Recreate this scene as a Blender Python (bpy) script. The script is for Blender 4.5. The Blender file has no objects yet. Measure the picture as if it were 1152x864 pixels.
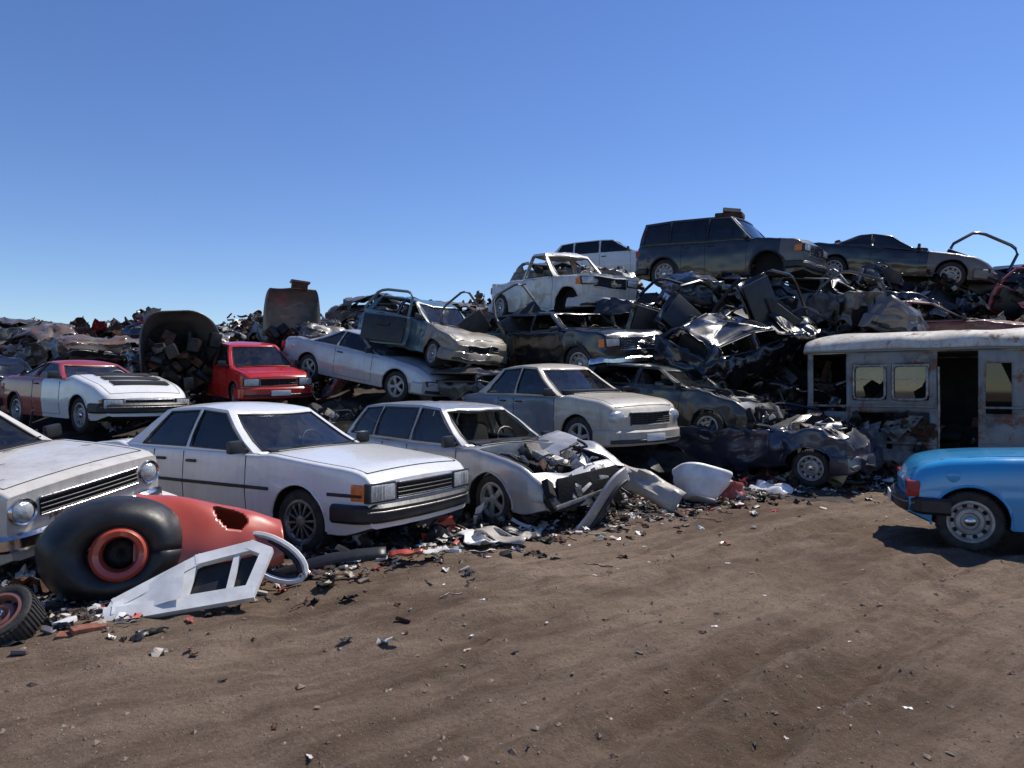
import bpy, bmesh, math, random
import numpy as np
from mathutils import Vector, Matrix, noise, Euler
random.seed(7)
R_=math.radians
sc=bpy.context.scene
col=sc.collection
# ------------------------------------------------------------------ materials
def newmat(name):
    m=bpy.data.materials.new(name); m.use_nodes=True
    nt=m.node_tree; b=nt.nodes['Principled BSDF']
    return m,nt,b
def N(nt,t,**k):
    n=nt.nodes.new(t)
    for a,v in k.items():
        if hasattr(n,a): setattr(n,a,v)
        else: n.inputs[a.replace('_',' ')].default_value=v
    return n
def ramp(nt,src,p0,p1,c0=(0,0,0,1),c1=(1,1,1,1)):
    r=nt.nodes.new('ShaderNodeValToRGB'); e=r.color_ramp.elements
    e[0].position=p0; e[1].position=p1; e[0].color=c0; e[1].color=c1
    nt.links.new(src,r.inputs[0]); return r
def mixc(nt,f,a,b):
    m=nt.nodes.new('ShaderNodeMix'); m.data_type='RGBA'
    for i,x in ((0,f),(6,a),(7,b)):
        if isinstance(x,(int,float)): m.inputs[i].default_value=x
        elif isinstance(x,tuple): m.inputs[i].default_value=(*x[:3],1)
        else: nt.links.new(x,m.inputs[i])
    return m.outputs[2]
def math_(nt,op,a,b=0.0):
    m=nt.nodes.new('ShaderNodeMath'); m.operation=op; m.use_clamp=True
    for i,x in ((0,a),(1,b)):
        if isinstance(x,(int,float)): m.inputs[i].default_value=x
        else: nt.links.new(x,m.inputs[i])
    return m.outputs[0]
def coords(nt,scale=(1,1,1)):
    tc=nt.nodes.new('ShaderNodeTexCoord'); mp=nt.nodes.new('ShaderNodeMapping')
    mp.inputs['Location'].default_value=(random.uniform(0,20),random.uniform(0,20),random.uniform(0,20))
    mp.inputs['Scale'].default_value=scale
    nt.links.new(tc.outputs['Object'],mp.inputs[0]); return tc,mp.outputs[0]
def noi(nt,vec,scale,detail=5,rough=.6):
    n=nt.nodes.new('ShaderNodeTexNoise'); n.inputs['Scale'].default_value=scale
    n.inputs['Detail'].default_value=detail; n.inputs['Roughness'].default_value=rough
    nt.links.new(vec,n.inputs['Vector']); return n.outputs[0]
DUST=(.26,.205,.155)
def paint(name,c,dust=.35,rust=0.,rough=.25,metal=0.,bump=.12,coat=.6,soot=.3):
    m,nt,b=newmat(name); tc,v=coords(nt)
    n1=ramp(nt,noi(nt,v,2.2,8,.68),.36,.68).outputs[0]
    sx=nt.nodes.new('ShaderNodeSeparateXYZ'); nt.links.new(tc.outputs['Object'],sx.inputs[0])
    low=nt.nodes.new('ShaderNodeMapRange'); low.inputs[1].default_value=.2; low.inputs[2].default_value=.75
    low.inputs[3].default_value=.8; low.inputs[4].default_value=0.
    nt.links.new(sx.outputs[2],low.inputs[0])
    d=math_(nt,'MULTIPLY',math_(nt,'ADD',n1,low.outputs[0]),dust)
    base=mixc(nt,d,c,DUST)
    st=ramp(nt,noi(nt,coords(nt,(14,14,1.5))[1],1.,4),.48,.75).outputs[0]
    base=mixc(nt,math_(nt,'MULTIPLY',st,dust*.6),base,(.10,.082,.07))
    sp=ramp(nt,noi(nt,coords(nt,(3,3,9))[1],6.,9,.75),.60,.66).outputs[0]
    base=mixc(nt,math_(nt,'MULTIPLY',sp,dust*.9),base,(.09,.07,.055))
    if soot>0:
        so=ramp(nt,noi(nt,v,1.3,7,.7),.50,.66).outputs[0]
        base=mixc(nt,math_(nt,'MULTIPLY',so,soot*1.8),base,(.022,.019,.017))
        d=math_(nt,'ADD',d,math_(nt,'MULTIPLY',so,soot))
    if rust>0:
        rm=ramp(nt,noi(nt,v,3.5,9,.7),.66-rust*.35,.71-rust*.3).outputs[0]
        rc=mixc(nt,noi(nt,v,20,4),(.08,.03,.015),(.24,.10,.05))
        base=mixc(nt,rm,base,rc); d=math_(nt,'ADD',d,rm)
    nt.links.new(base,b.inputs['Base Color'])
    rr=nt.nodes.new('ShaderNodeMapRange'); rr.inputs[3].default_value=rough; rr.inputs[4].default_value=.85
    nt.links.new(d,rr.inputs[0]); nt.links.new(rr.outputs[0],b.inputs['Roughness'])
    b.inputs['Metallic'].default_value=metal
    b.inputs['Coat Weight'].default_value=coat; b.inputs['Coat Roughness'].default_value=.08
    bp=nt.nodes.new('ShaderNodeBump'); bp.inputs['Strength'].default_value=bump; bp.inputs['Distance'].default_value=.05
    nt.links.new(noi(nt,v,2.5,3,.5),bp.inputs['Height']); nt.links.new(bp.outputs[0],b.inputs['Normal'])
    return m
def simple(name,c,rough=.6,metal=0.,var=.4,scale=8,bump=.2):
    m,nt,b=newmat(name); tc,v=coords(nt)
    f=ramp(nt,noi(nt,v,scale,6),.35,.7).outputs[0]
    dk=tuple(x*(1-var) for x in c); lt=tuple(min(1,x*(1+var*.5)+.01*var) for x in c)
    nt.links.new(mixc(nt,f,dk,lt),b.inputs['Base Color'])
    b.inputs['Roughness'].default_value=rough; b.inputs['Metallic'].default_value=metal
    bp=nt.nodes.new('ShaderNodeBump'); bp.inputs['Strength'].default_value=bump; bp.inputs['Distance'].default_value=.02
    nt.links.new(noi(nt,v,scale*3,5),bp.inputs['Height']); nt.links.new(bp.outputs[0],b.inputs['Normal'])
    return m
def glassmat(name,tint=(.5,.54,.53),refl=.06,dust=.12):
    m,nt,b=newmat(name); nt.nodes.remove(b)
    out=nt.nodes['Material Output']; tc,v=coords(nt)
    tr=N(nt,'ShaderNodeBsdfTransparent'); tr.inputs[0].default_value=(*tint,1)
    gl=N(nt,'ShaderNodeBsdfGlossy'); gl.inputs['Roughness'].default_value=.03; gl.inputs[0].default_value=(.9,.95,1,1)
    df=N(nt,'ShaderNodeBsdfDiffuse'); df.inputs[0].default_value=(.30,.27,.23,1)
    fr=N(nt,'ShaderNodeFresnel'); fr.inputs[0].default_value=1.5
    m1=N(nt,'ShaderNodeMixShader'); m2=N(nt,'ShaderNodeMixShader')
    nt.links.new(math_(nt,'ADD',fr.outputs[0],refl*.25),m1.inputs[0])
    nt.links.new(tr.outputs[0],m1.inputs[1]); nt.links.new(gl.outputs[0],m1.inputs[2])
    f=math_(nt,'MULTIPLY',ramp(nt,noi(nt,v,3,8,.7),.35,.8).outputs[0],dust)
    nt.links.new(f,m2.inputs[0]); nt.links.new(m1.outputs[0],m2.inputs[1]); nt.links.new(df.outputs[0],m2.inputs[2])
    nt.links.new(m2.outputs[0],out.inputs[0]); return m
RUB=simple('tyre_rubber',(.036,.033,.030),.85,0,.5,12,.3)
BLK=simple('black_plastic',(.018,.018,.019),.45,0,.5,6,.15)
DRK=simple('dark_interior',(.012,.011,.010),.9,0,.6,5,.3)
SEAT=simple('seat_fabric',(.05,.046,.043),.9,0,.4,6,.2)
CHR=simple('chrome',(.62,.62,.63),.16,1.,.3,9,.1)
STL=simple('steel',(.28,.27,.26),.42,.75,.5,9,.3)
RIM=simple('wheel_rim',(.40,.39,.37),.45,.3,.35,9,.15)
ALU=simple('cast_aluminium',(.38,.37,.35),.5,.6,.5,12,.4)
GREASE=simple('greasy_metal',(.028,.024,.021),.5,.4,.7,14,.5)
RUST=simple('rusty_steel',(.10,.045,.026),.85,.2,.6,10,.5)
GLS=glassmat('car_glass'); GLD=glassmat('dirty_glass',(.3,.32,.3),.2,.5); GLT=glassmat('tinted_glass',(.05,.055,.06),.05,.06)
LENS=simple('headlight_lens',(.60,.61,.60),.15,.35,.3,30,.3)
ORG=simple('orange_lens',(.75,.20,.03),.25,0,.3,20,.2)
REDL=simple('red_lens',(.35,.015,.012),.25,0,.3,20,.2)
WPL=simple('white_plastic',(.74,.74,.72),.45,0,.2,5,.1)
TAN=simple('tan_plastic',(.42,.36,.24),.6,0,.3,5,.1)
PAP=simple('paper',(.62,.60,.56),.9,0,.25,5,.1)
# ------------------------------------------------------------------ mesh builder
class MB:
    def __init__(s): s.v=[];s.f=[];s.m=[];s.mats=[]
    def mi(s,mat):
        if mat not in s.mats: s.mats.append(mat)
        return s.mats.index(mat)
    def add(s,vf,mat,M=None):
        v,f=vf; o=len(s.v); k=s.mi(mat)
        if M is not None: v=[M@Vector(p) for p in v]
        s.v.extend(Vector(p) for p in v)
        s.f.extend(tuple(i+o for i in q) for q in f); s.m.extend([k]*len(f))
    def obj(s,name,parent=None,deform=None,angle=38,recalc=True,doubles=False,solid=0):
        me=bpy.data.meshes.new(name)
        vs=[deform(p) for p in s.v] if deform else s.v
        me.from_pydata([tuple(p) for p in vs],[],s.f)
        for m in s.mats: me.materials.append(m)
        me.polygons.foreach_set('material_index',s.m)
        if recalc or doubles:
            bm=bmesh.new(); bm.from_mesh(me)
            if doubles: bmesh.ops.remove_doubles(bm,verts=bm.verts,dist=1e-4)
            bmesh.ops.recalc_face_normals(bm,faces=bm.faces); bm.to_mesh(me); bm.free()
        me.polygons.foreach_set('use_smooth',[True]*len(me.polygons))
        me.set_sharp_from_angle(angle=R_(angle)); me.update()
        o=bpy.data.objects.new(name,me); col.objects.link(o)
        if parent: o.parent=parent
        if solid:
            md=o.modifiers.new('thick','SOLIDIFY'); md.thickness=solid; md.offset=-1
        return o
_bc={}
def box(sx,sy,sz,bev=.0):
    k=(round(sx,3),round(sy,3),round(sz,3),round(bev,3))
    if k in _bc: return _bc[k]
    bm=bmesh.new(); bmesh.ops.create_cube(bm,size=1); bmesh.ops.scale(bm,vec=(sx,sy,sz),verts=bm.verts)
    if bev>0: bmesh.ops.bevel(bm,geom=list(bm.edges),offset=min(bev,.45*min(sx,sy,sz)),segments=2,profile=.6,affect='EDGES')
    r=([v.co.copy() for v in bm.verts],[[v.index for v in f.verts] for f in bm.faces]); bm.free(); _bc[k]=r; return r
def lathe(prof,n=28,closed=False):
    v=[];f=[]
    for i in range(n):
        a=2*math.pi*i/n
        for r,y in prof: v.append((r*math.cos(a),y,r*math.sin(a)))
    k=len(prof)
    for i in range(n):
        j=(i+1)%n
        for q in range(k-1+(1 if closed else 0)):
            f.append((i*k+q,i*k+(q+1)%k,j*k+(q+1)%k,j*k+q))
    return v,f
def tube(path,r,n=6,closed=False):
    P=[Vector(p) for p in path]; v=[];f=[]; L=len(P)
    for i,p in enumerate(P):
        a=P[(i-1)%L] if (closed or i>0) else p; b=P[(i+1)%L] if (closed or i<L-1) else p
        t=(b-a); t=t.normalized() if t.length>1e-6 else Vector((1,0,0))
        u=t.cross(Vector((0,0,1)));
        if u.length<.2: u=t.cross(Vector((0,1,0)))
        u.normalize(); w=t.cross(u)
        rr=r[i] if isinstance(r,(list,tuple)) else r
        for j in range(n):
            q=2*math.pi*j/n+math.pi/4; v.append(p+u*math.cos(q)*rr+w*math.sin(q)*rr)
    for i in range(L if closed else L-1):
        k=(i+1)%L
        for j in range(n): f.append((i*n+j,i*n+(j+1)%n,k*n+(j+1)%n,k*n+j))
    if not closed: f.append(tuple(range(n))); f.append(tuple((L-1)*n+j for j in range(n)))
    return v,f
def sweep(path,hw,hh,bev=.02):
    P=[Vector(p) for p in path]; v=[];f=[]; L=len(P)
    b=min(bev,hw*.9,hh*.9)
    sec=[(hw,-hh+b),(hw,hh-b),(hw-b,hh),(-hw+b,hh),(-hw,hh-b),(-hw,-hh+b),(-hw+b,-hh),(hw-b,-hh)]
    for i,p in enumerate(P):
        t=P[min(i+1,L-1)]-P[max(i-1,0)]; t.z=0; t.normalize(); nn=Vector((t.y,-t.x,0))
        for a,c in sec: v.append(p+nn*a+Vector((0,0,c)))
    n=8
    for i in range(L-1):
        for j in range(n): f.append((i*n+j,i*n+(j+1)%n,(i+1)*n+(j+1)%n,(i+1)*n+j))
    f.append(tuple(range(n))); f.append(tuple((L-1)*n+j for j in range(n)))
    return v,f
def sheet(nx,ny,fn):
    v=[fn(i/nx,j/ny) for j in range(ny+1) for i in range(nx+1)]
    f=[(j*(nx+1)+i,j*(nx+1)+i+1,(j+1)*(nx+1)+i+1,(j+1)*(nx+1)+i) for j in range(ny) for i in range(nx)]
    return v,f
def Tm(x=0,y=0,z=0,rx=0,ry=0,rz=0,s=1):
    return Matrix.Translation((x,y,z))@Euler((rx,ry,rz)).to_matrix().to_4x4()@Matrix.Scale(s,4)
def rootobj(name,loc,yaw=0,pitch=0,roll=0,scale=1):
    e=bpy.data.objects.new(name,None); e.empty_display_size=.3; col.objects.link(e)
    e.matrix_world=Matrix.Translation(loc)@Matrix.Rotation(R_(yaw),4,'Z')@Matrix.Rotation(R_(pitch),4,'Y')@Matrix.Rotation(R_(roll),4,'X')@Matrix.Scale(scale,4)
    return e
# ------------------------------------------------------------------ wheels
_wc={}
def wheel_mesh(R,style,rimmat):
    k=(R,style,rimmat.name)
    if k in _wc: return _wc[k]
    b=MB(); w=.19; Ri=.66*R; h=w/2
    b.add(lathe([(Ri,-h*.85),(R*.78,-h),(R*.93,-h*.97),(R*.985,-h*.8),(R,-h*.5),(R,h*.5),(R*.985,h*.8),(R*.93,h*.97),(R*.80,h*1.02),(Ri,h*.85)],36),RUB)
    for q in range(48):
        b.add(box(.008,w*.86,.014),RUB,Matrix.Rotation(2*math.pi*q/48,4,'Y')@Tm(R+.001,0,0))
    b.add(lathe([(Ri+.012,h*.9),(Ri-.012,h*.93),(Ri-.022,h*.75),(Ri-.03,-h*.6)],36),rimmat)
    b.add(lathe([(Ri-.03,-h*.6),(Ri*.5,-h*.55),(.001,-h*.55)],36),GREASE)
    b.add(lathe([(Ri*.8,-h*.3),(Ri*.78,-h*.2),(.001,-h*.2)],24),GREASE)
    if style=='steel':
        b.add(lathe([(Ri-.026,h*.2),(Ri*.88,h*.40),(Ri*.72,h*.35),(Ri*.62,h*.6),(Ri*.45,h*.66),(Ri*.38,h*.4),(.001,h*.4)],36),rimmat)
        for q in range(10):
            a=2*math.pi*q/10; b.add(lathe([(.024,0),(.001,.0)],10),DRK,Matrix.Rotation(a,4,'Y')@Tm(Ri*.80,h*.41,0,rz=.1))
        b.add(lathe([(Ri*.26,h*.36),(Ri*.25,h*.75),(Ri*.2,h*.85),(.001,h*.9)],20),CHR)
    elif style=='hub':
        b.add(lathe([(Ri-.02,h*.7),(Ri*.9,h*.85),(Ri*.75,h*.8),(Ri*.5,h*.95),(Ri*.2,h*1.0),(.001,h*1.0)],36),rimmat)
        for q in range(16):
            b.add(box(Ri*.16,.01,.016,.004),DRK,Matrix.Rotation(2*math.pi*q/16,4,'Y')@Tm(Ri*.82,h*.83,0))
    else:
        ns=5 if style=='alloy5' else 12
        for q in range(ns):
            M=Matrix.Rotation(2*math.pi*q/ns,4,'Y')
            wd=.06 if ns==5 else .022
            v,f=box(Ri*.92,.035,wd,.008)
            b.add(([(p[0]+Ri*.5,p[1]+h*.72-abs(p[0])*.1,p[2]*(.75+.6*(p[0]/Ri+.5))) for p in v],f),rimmat,M)
        b.add(lathe([(Ri*.3,h*.4),(Ri*.3,h*.8),(Ri*.22,h*.88),(.001,h*.88)],20),rimmat)
        b.add(lathe([(Ri-.03,h*.3),(Ri-.035,h*.7),(Ri-.02,h*.8)],36),rimmat)
    o=b.obj('tmp'); me=o.data; bpy.data.objects.remove(o); _wc[k]=me; return me
# ------------------------------------------------------------------ cars
T={}
T['sedan']=dict(L=4.5,W=1.70,top=[(-2.25,.80),(-2.18,.92),(-1.55,.97),(-1.4,.93),(.8,.915),(.95,.93),(2.0,.83),(2.16,.79),(2.25,.70)],
 cab=(-1.50,.86),roof=(-1.02,.18),zr=1.41,wr=.57,bp=[-.33],cp=.3,ax=(1.36,-1.27),R=.305,r=.035,slf=.0,bow=.06,bpw=.1,light='rect',bump='black',belt=.55)
T['coupe']=dict(L=4.35,W=1.70,top=[(-2.17,.72),(-2.1,.90),(-1.6,.96),(-1.3,.92),(.7,.86),(1.0,.85),(1.7,.76),(2.1,.62),(2.17,.55)],
 cab=(-1.75,.85),roof=(-.75,.05),zr=1.28,wr=.53,bp=[-.42],cp=.5,ax=(1.3,-1.2),R=.305,r=.09,slf=-.1,bow=.16,bpw=.06,light='slim',bump='body',belt=.5)
T['hatch']=dict(L=3.75,W=1.62,top=[(-1.87,.70),(-1.82,.93),(-1.6,.95),(.6,.91),(.85,.92),(1.6,.80),(1.8,.70),(1.87,.58)],
 cab=(-1.78,.80),roof=(-1.45,.15),zr=1.42,wr=.56,bp=[-.35],cp=.28,ax=(1.15,-1.2),R=.285,r=.05,slf=-.05,bow=.09,bpw=.09,light='rect',bump='body',belt=.5)
T['wagon']=dict(L=4.3,W=1.70,top=[(-2.15,.70),(-2.1,.93),(-1.9,.95),(.7,.90),(.95,.92),(1.8,.80),(2.08,.68),(2.15,.58)],
 cab=(-2.0,.90),roof=(-1.65,.20),zr=1.45,wr=.57,bp=[-.3,-1.15],cp=.16,ax=(1.3,-1.3),R=.305,r=.06,slf=-.04,bow=.1,bpw=.09,light='rect',bump='body',belt=.5)
T['xover']=dict(L=4.25,W=1.76,top=[(-2.12,.72),(-2.05,1.0),(-1.5,1.06),(-1.3,1.03),(.8,1.0),(1.0,1.03),(1.75,.94),(2.02,.84),(2.12,.66)],
 cab=(-1.55,.95),roof=(-1.0,.15),zr=1.58,wr=.60,bp=[-.35],cp=.26,ax=(1.28,-1.25),R=.34,r=.09,slf=-.03,bow=.14,bpw=.09,light='oval',bump='body',belt=.6)
T['suv']=dict(L=4.5,W=1.82,top=[(-2.25,.85),(-2.22,1.10),(-2.1,1.12),(.9,1.09),(1.1,1.12),(1.95,1.06),(2.15,1.0),(2.25,.85)],
 cab=(-2.18,1.08),roof=(-2.05,.45),zr=1.80,wr=.70,bp=[-.2,-1.25],cp=.14,ax=(1.4,-1.35),R=.37,r=.05,slf=.0,bow=.06,bpw=.1,light='rect',bump='black',belt=.65)
T['classic']=dict(L=4.3,W=1.64,top=[(-2.15,.75),(-2.1,.90),(-1.5,.95),(-1.3,.93),(.7,.93),(.85,.95),(1.9,.90),(2.08,.88),(2.15,.83)],
 cab=(-1.45,.80),roof=(-1.0,.25),zr=1.40,wr=.55,bp=[-.35],cp=.25,ax=(1.3,-1.2),R=.30,r=.04,slf=.12,bow=.04,bpw=.06,light='round',bump='chrome',belt=.55)
T['pickup']=dict(L=4.7,W=1.80,top=[(-2.35,.85),(-2.32,1.0),(-.5,1.02),(1.0,1.02),(1.15,1.05),(2.1,1.0),(2.28,.95),(2.35,.8)],
 cab=(-.45,1.15),roof=(-.3,.5),zr=1.70,wr=.63,bp=[],cp=.12,ax=(1.5,-1.4),R=.36,r=.05,slf=.0,bow=.06,bpw=.1,light='rect',bump='chrome',belt=.6)
T['fast']=dict(L=3.75,W=1.64,top=[(-1.87,.60),(-1.82,.74),(-1.70,.85),(-1.45,.91),(-1.1,.94),(-.6,.96),(.7,.95),(.9,.93),(1.6,.86),(1.8,.78),(1.87,.65)],
 cab=(-.45,.95),roof=(-.1,.35),zr=1.36,wr=.54,bp=[],cp=.2,ax=(1.25,-1.28),R=.30,r=.13,slf=0.,bow=.13,bpw=.1,light='round',bump='black',belt=.5)
FOOT=[]
def car(name,tk,mat,loc,yaw,pitch=0,roll=0,mat2=None,split=99,glass=('F','B','L','R'),amp=.0,dents=(),rk=1.,
        wheels=(1,1,1,1),wstyle='steel',rim=None,bay=False,strip=None,seed=0,cabmat=None,grille=True,override=None,gm=None,vents=False,foot=True,nolights=False,gmat=None,fbump=True,scale=1):
    t=dict(T[tk]); 
    if override: t.update(override)
    L,W=t['L'],t['W']; hW=W/2; rim=rim or RIM; gm=gm or GLS
    root=rootobj(name,loc,yaw,pitch,roll,scale)
    if foot: FOOT.append((loc[0],loc[1],R_(yaw),L,W,loc[2],amp<.1))
    px=[p[0] for p in t['top']]; pz=[p[1] for p in t['top']]
    def sm(xs,ys,x,h=.05): return float(np.mean(np.interp([x-h,x-h/2,x,x+h/2,x+h],xs,ys)))
    top=lambda x: sm(px,pz,x,.04)
    bot=lambda x: sm([-L/2,-L/2+.35,L/2-.35,L/2],[.34,.21,.2,.30],x)
    plan=lambda x: hW*sm([-L/2,-L/2+.12,-L/2+.6,-.3,L/2-.7,L/2-.15,L/2],[.86,.94,.985,1.,.985,.93,.84 if t['bow']>.08 else .9],x,.08)
    r=t['r']
    def g(s): return 1-.05*(1-s)**2-.065*max(0,s-.35)**1.6 + .012*math.exp(-((s-t['belt'])/.05)**2)
    def side_y(x,z):
        zt,zb=top(x),bot(x); s=(z-zb-.03)/(zt-r-zb-.03); return plan(x)*g(max(0,min(1,s)))
    crown=.028
    yf=[1,.93,.9,.7,.45,.2,0]
    def ytop(x): return plan(x)*g(1)-r
    def top_z(x,y):
        a=min(1,abs(y)/max(.01,ytop(x))); return top(x)+crown*(1-a*a)
    def nose(x,y,z):
        kf=max(0,min(1,(x-(L/2-.4))/.4))**2; kr=max(0,min(1,(-x-(L/2-.4))/.4))**2
        return Vector((x+kf*(t['slf']*(z-.55)-t['bow']*(y/hW)**2)+kr*(t['bow']*.6*(y/hW)**2),y,z))
    c0,c1=t['cab']; bx0,bx1=c1+.12,L/2-.22
    xs=list(np.linspace(-L/2,L/2,56))+[L/2-.01,L/2-.03,-L/2+.01,-L/2+.03,c0+.05,c0+.06,c1-.05,c1-.06]
    if tk=='pickup': xs+=[-L/2+.06,-L/2+.07,c0-.1,c0-.11]
    if bay: xs+=[bx0,bx0+.01,bx1,bx1-.01]
    xs=sorted(set(round(x,4) for x in xs))
    def dropped(x):
        if c0+.055<x<c1-.055: return .42
        if bay and bx0+.005<x<bx1-.005: return .35
        if tk=='pickup' and -L/2+.065<x<c0-.105: return .55
        return None
    B=MB(); secs=[]
    for x in xs:
        zt,zb,w=top(x),bot(x),plan(x)
        p=[(0,zb),(w*.5,zb+.003),(w*.88,zb+.008),(w*.935,zb+.022)]
        for s in np.linspace(0,1,11): p.append((w*g(s),zb+.03+(zt-r-zb-.03)*s))
        ys=w*g(1)
        for a in (25,50,72): p.append((ys-r+r*math.cos(R_(a)),zt-r+r*math.sin(R_(a))))
        d=dropped(x)
        for i,q in enumerate(yf):
            y=(ys-r)*q
            if d is not None and i>=2: p.append((y,d-.004*i))
            else: p.append((y,zt+crown*(1-q*q)))
        secs.append([nose(x,y,z) for y,z in p])
    n=len(secs[0]); kb=B.mi(mat); kd=B.mi(DRK); k2=B.mi(mat2) if mat2 else kb
    for sgn in (1,-1):
        o=len(B.v)
        for s in secs: B.v.extend(Vector((p.x,p.y*sgn,p.z)) for p in s)
        for i in range(len(secs)-1):
            xm=(xs[i]+xs[i+1])/2; dr=dropped(xm)
            for j in range(n-1):
                a=o+i*n+j; q=(a,a+1,a+n+1,a+n)
                B.f.append(q if sgn<0 else q[::-1])
                if j<3: k=kd
                elif dr is not None and j>=n-7: k=kd
                else: k=k2 if xm>split else kb
                B.m.append(k)
    cols=[-1,-.75,-.5,-.25,0,.25,.5,.75,1]
    for xe,si in ((-L/2,0),(L/2,-1)):
        s=secs[si]; o=len(B.v)
        for p in s:
            for c in cols: B.v.append(nose(xe,p.y*c,p.z))
        m=len(cols)
        for j in range(n-1):
            for c in range(m-1):
                B.f.append((o+j*m+c,o+j*m+c+1,o+(j+1)*m+c+1,o+(j+1)*m+c)); B.m.append(k2 if xe>0 and split<9 else kb)
    ob=B.obj('body',None,doubles=True)
    bm=bmesh.new(); bm.from_mesh(ob.data)
    bmesh.ops.dissolve_degenerate(bm,dist=1e-5,edges=bm.edges); bmesh.ops.recalc_face_normals(bm,faces=bm.faces)
    if bm.calc_volume(signed=True)<0: bmesh.ops.reverse_faces(bm,faces=bm.faces)
    bm.to_mesh(ob.data); bm.free()
    rr=t['R']+.055
    def cutter(eps):
        cb=bmesh.new()
        for ax in t['ax']:
            for sg in (1,-1):
                M=Matrix.Translation((ax+eps,sg*(hW+.0),t['R']+.01+eps))@Matrix.Rotation(R_(90),4,'X')@Matrix.Rotation(eps*9,4,'Z')
                bmesh.ops.create_cone(cb,cap_ends=True,segments=32,radius1=rr,radius2=rr,depth=.56,matrix=M)
        bmesh.ops.recalc_face_normals(cb,faces=cb.faces)
        cm=bpy.data.meshes.new('cut'); cb.to_mesh(cm); cb.free()
        for m in B.mats: cm.materials.append(m)
        cm.polygons.foreach_set('material_index',[kd]*len(cm.polygons))
        co=bpy.data.objects.new('cut',cm); col.objects.link(co); return co
    me=None
    for solver,selfi,eps in (('EXACT',False,0),('EXACT',False,.0037),('EXACT',True,.0023),('EXACT',False,-.0061),('FAST',False,.001)):
        co=cutter(eps)
        md=ob.modifiers.new('b','BOOLEAN'); md.operation='DIFFERENCE'; md.object=co; md.solver=solver
        if solver=='EXACT': md.use_self=selfi
        dg=bpy.context.evaluated_depsgraph_get(); me=bpy.data.meshes.new_from_object(ob.evaluated_get(dg))
        ob.modifiers.clear(); bpy.data.objects.remove(co)
        ym=max((abs(v.co.y) for v in me.vertices),default=9)
        if ym<hW+.08 and len(me.polygons)>1500: break
    else:
        bm=bmesh.new(); bm.from_mesh(me)
        bmesh.ops.delete(bm,geom=[v for v in bm.verts if abs(v.co.y)>hW+.08],context='VERTS'); bm.to_mesh(me); bm.free()
    ob.data=me
    me.polygons.foreach_set('use_smooth',[True]*len(me.polygons)); me.set_sharp_from_angle(angle=R_(32))
    ob.parent=root
    off=Vector((seed*7.3+1,seed*3.1,seed*5.7)); zbelt=top(0)
    def deform(p):
        p=Vector(p)
        if rk<1 and p.z>zbelt: p.z=zbelt+(p.z-zbelt)*rk
        for c,rad,push in dents:
            d=(p-Vector(c)).length; p=p+Vector(push)*math.exp(-(d/rad)**2)
        if amp>0:
            a=noise.noise_vector(p*1.1+off); b_=noise.noise_vector(p*3.1+off); 
            e=noise.noise_vector(p*7+off)
            p=p+a*amp+Vector((abs(b_.x),abs(b_.y),abs(b_.z)))*amp*-.7+e*amp*.25
        return p
    if amp>0 or dents or rk<1:
        for v in me.vertices: v.co=deform(v.co)
    cm_=cabmat or mat; ro0,ro1=t['roof']; zr=t['zr']; xm=(ro0+ro1)/2; hl=(ro1-ro0)/2
    bw=t['bpw']+.02; bow2=.04
    sh=lambda x: plan(x)*g(1)-.035
    def yw(x,q): return sh(x)*(1-q)+t['wr']*q+.022*math.sin(math.pi*q)
    def ze(x): return zr-.045-.05*((x-xm)/max(.3,hl))**2
    def zz(x,q): return (top(x)-.006)*(1-q)+ze(x)*q
    fy=[0,.3,.6,.87,.94]
    segs=['F','F','F','-','-','-']
    for i in range(len(t['bp'])+1): segs+=['S','-']
    segs+=['-','-','B','B','B']
    def half(q):
        xF=c1*(1-q)+ro1*q; xR=c0*(1-q)+ro0*q; out=[]
        wc=yw(xF-bw,q)
        for y in fy: out.append((xF-bw*y*y,y*wc))
        sx=[xF-bw,xF-bw-.05]
        for bpx in t['bp']: sx+=[bpx+.035,bpx-.035]
        sx+=[xR+bow2+t['cp']*(1-.5*q),xR+bow2]
        for x in sx: out.append((x,yw(x,q)))
        wr_=yw(xR+bow2,q)
        for y in reversed(fy): out.append((xR+bow2*y*y,y*wr_))
        return [Vector((x,y,zz(x,q))) for x,y in out]
    rows=[0,.09,.35,.65,.92,1.0]
    def full(h): return h+[Vector((p.x,-p.y,p.z)) for p in reversed(h[1:-1])]
    H=[full(half(q)) for q in rows]; nh=len(half(0)); nf=len(H[0])
    fs=segs+list(reversed(segs))
    ringt=H[-1]
    for s in (.975,.92,.8,.6,.35,.12):
        H.append([Vector((xm+(p.x-xm)*s,p.y*s,zr+(p.z-zr)*s**2.4)) for p in ringt])
    C=MB(); C.mi(cm_); C.v=[p for h in H for p in h]; G=MB()
    cab_c=Vector(((c0+c1)/2,0,1.1))
    for k in range(len(H)-1):
        for j in range(nf):
            j2=(j+1)%nf; q=(k*nf+j,k*nf+j2,(k+1)*nf+j2,(k+1)*nf+j)
            sg=fs[j]; win=sg!='-' and 1<=k<=3
            if win:
                key=sg if sg!='S' else ('L' if j<nh-1 else 'R')
                if key in glass:
                    vs=[Vector((cab_c.x+(C.v[i].x-cab_c.x)*.99,C.v[i].y*.982,C.v[i].z)) for i in q]
                    G.add((vs,[(0,1,2,3)]),gm)
            else: C.f.append(q); C.m.append(0)
    o=len(C.v)-nf; C.f.append(tuple(o+j for j in range(nf))); C.m.append(0)
    C.obj('cabin',root,deform,recalc=True,solid=.03)
    if G.v: G.obj('windows',root,deform,doubles=True)
    D=MB()
    ext=fs+fs
    start=next(i for i in range(nf) if fs[i]=='-')
    j=start
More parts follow.
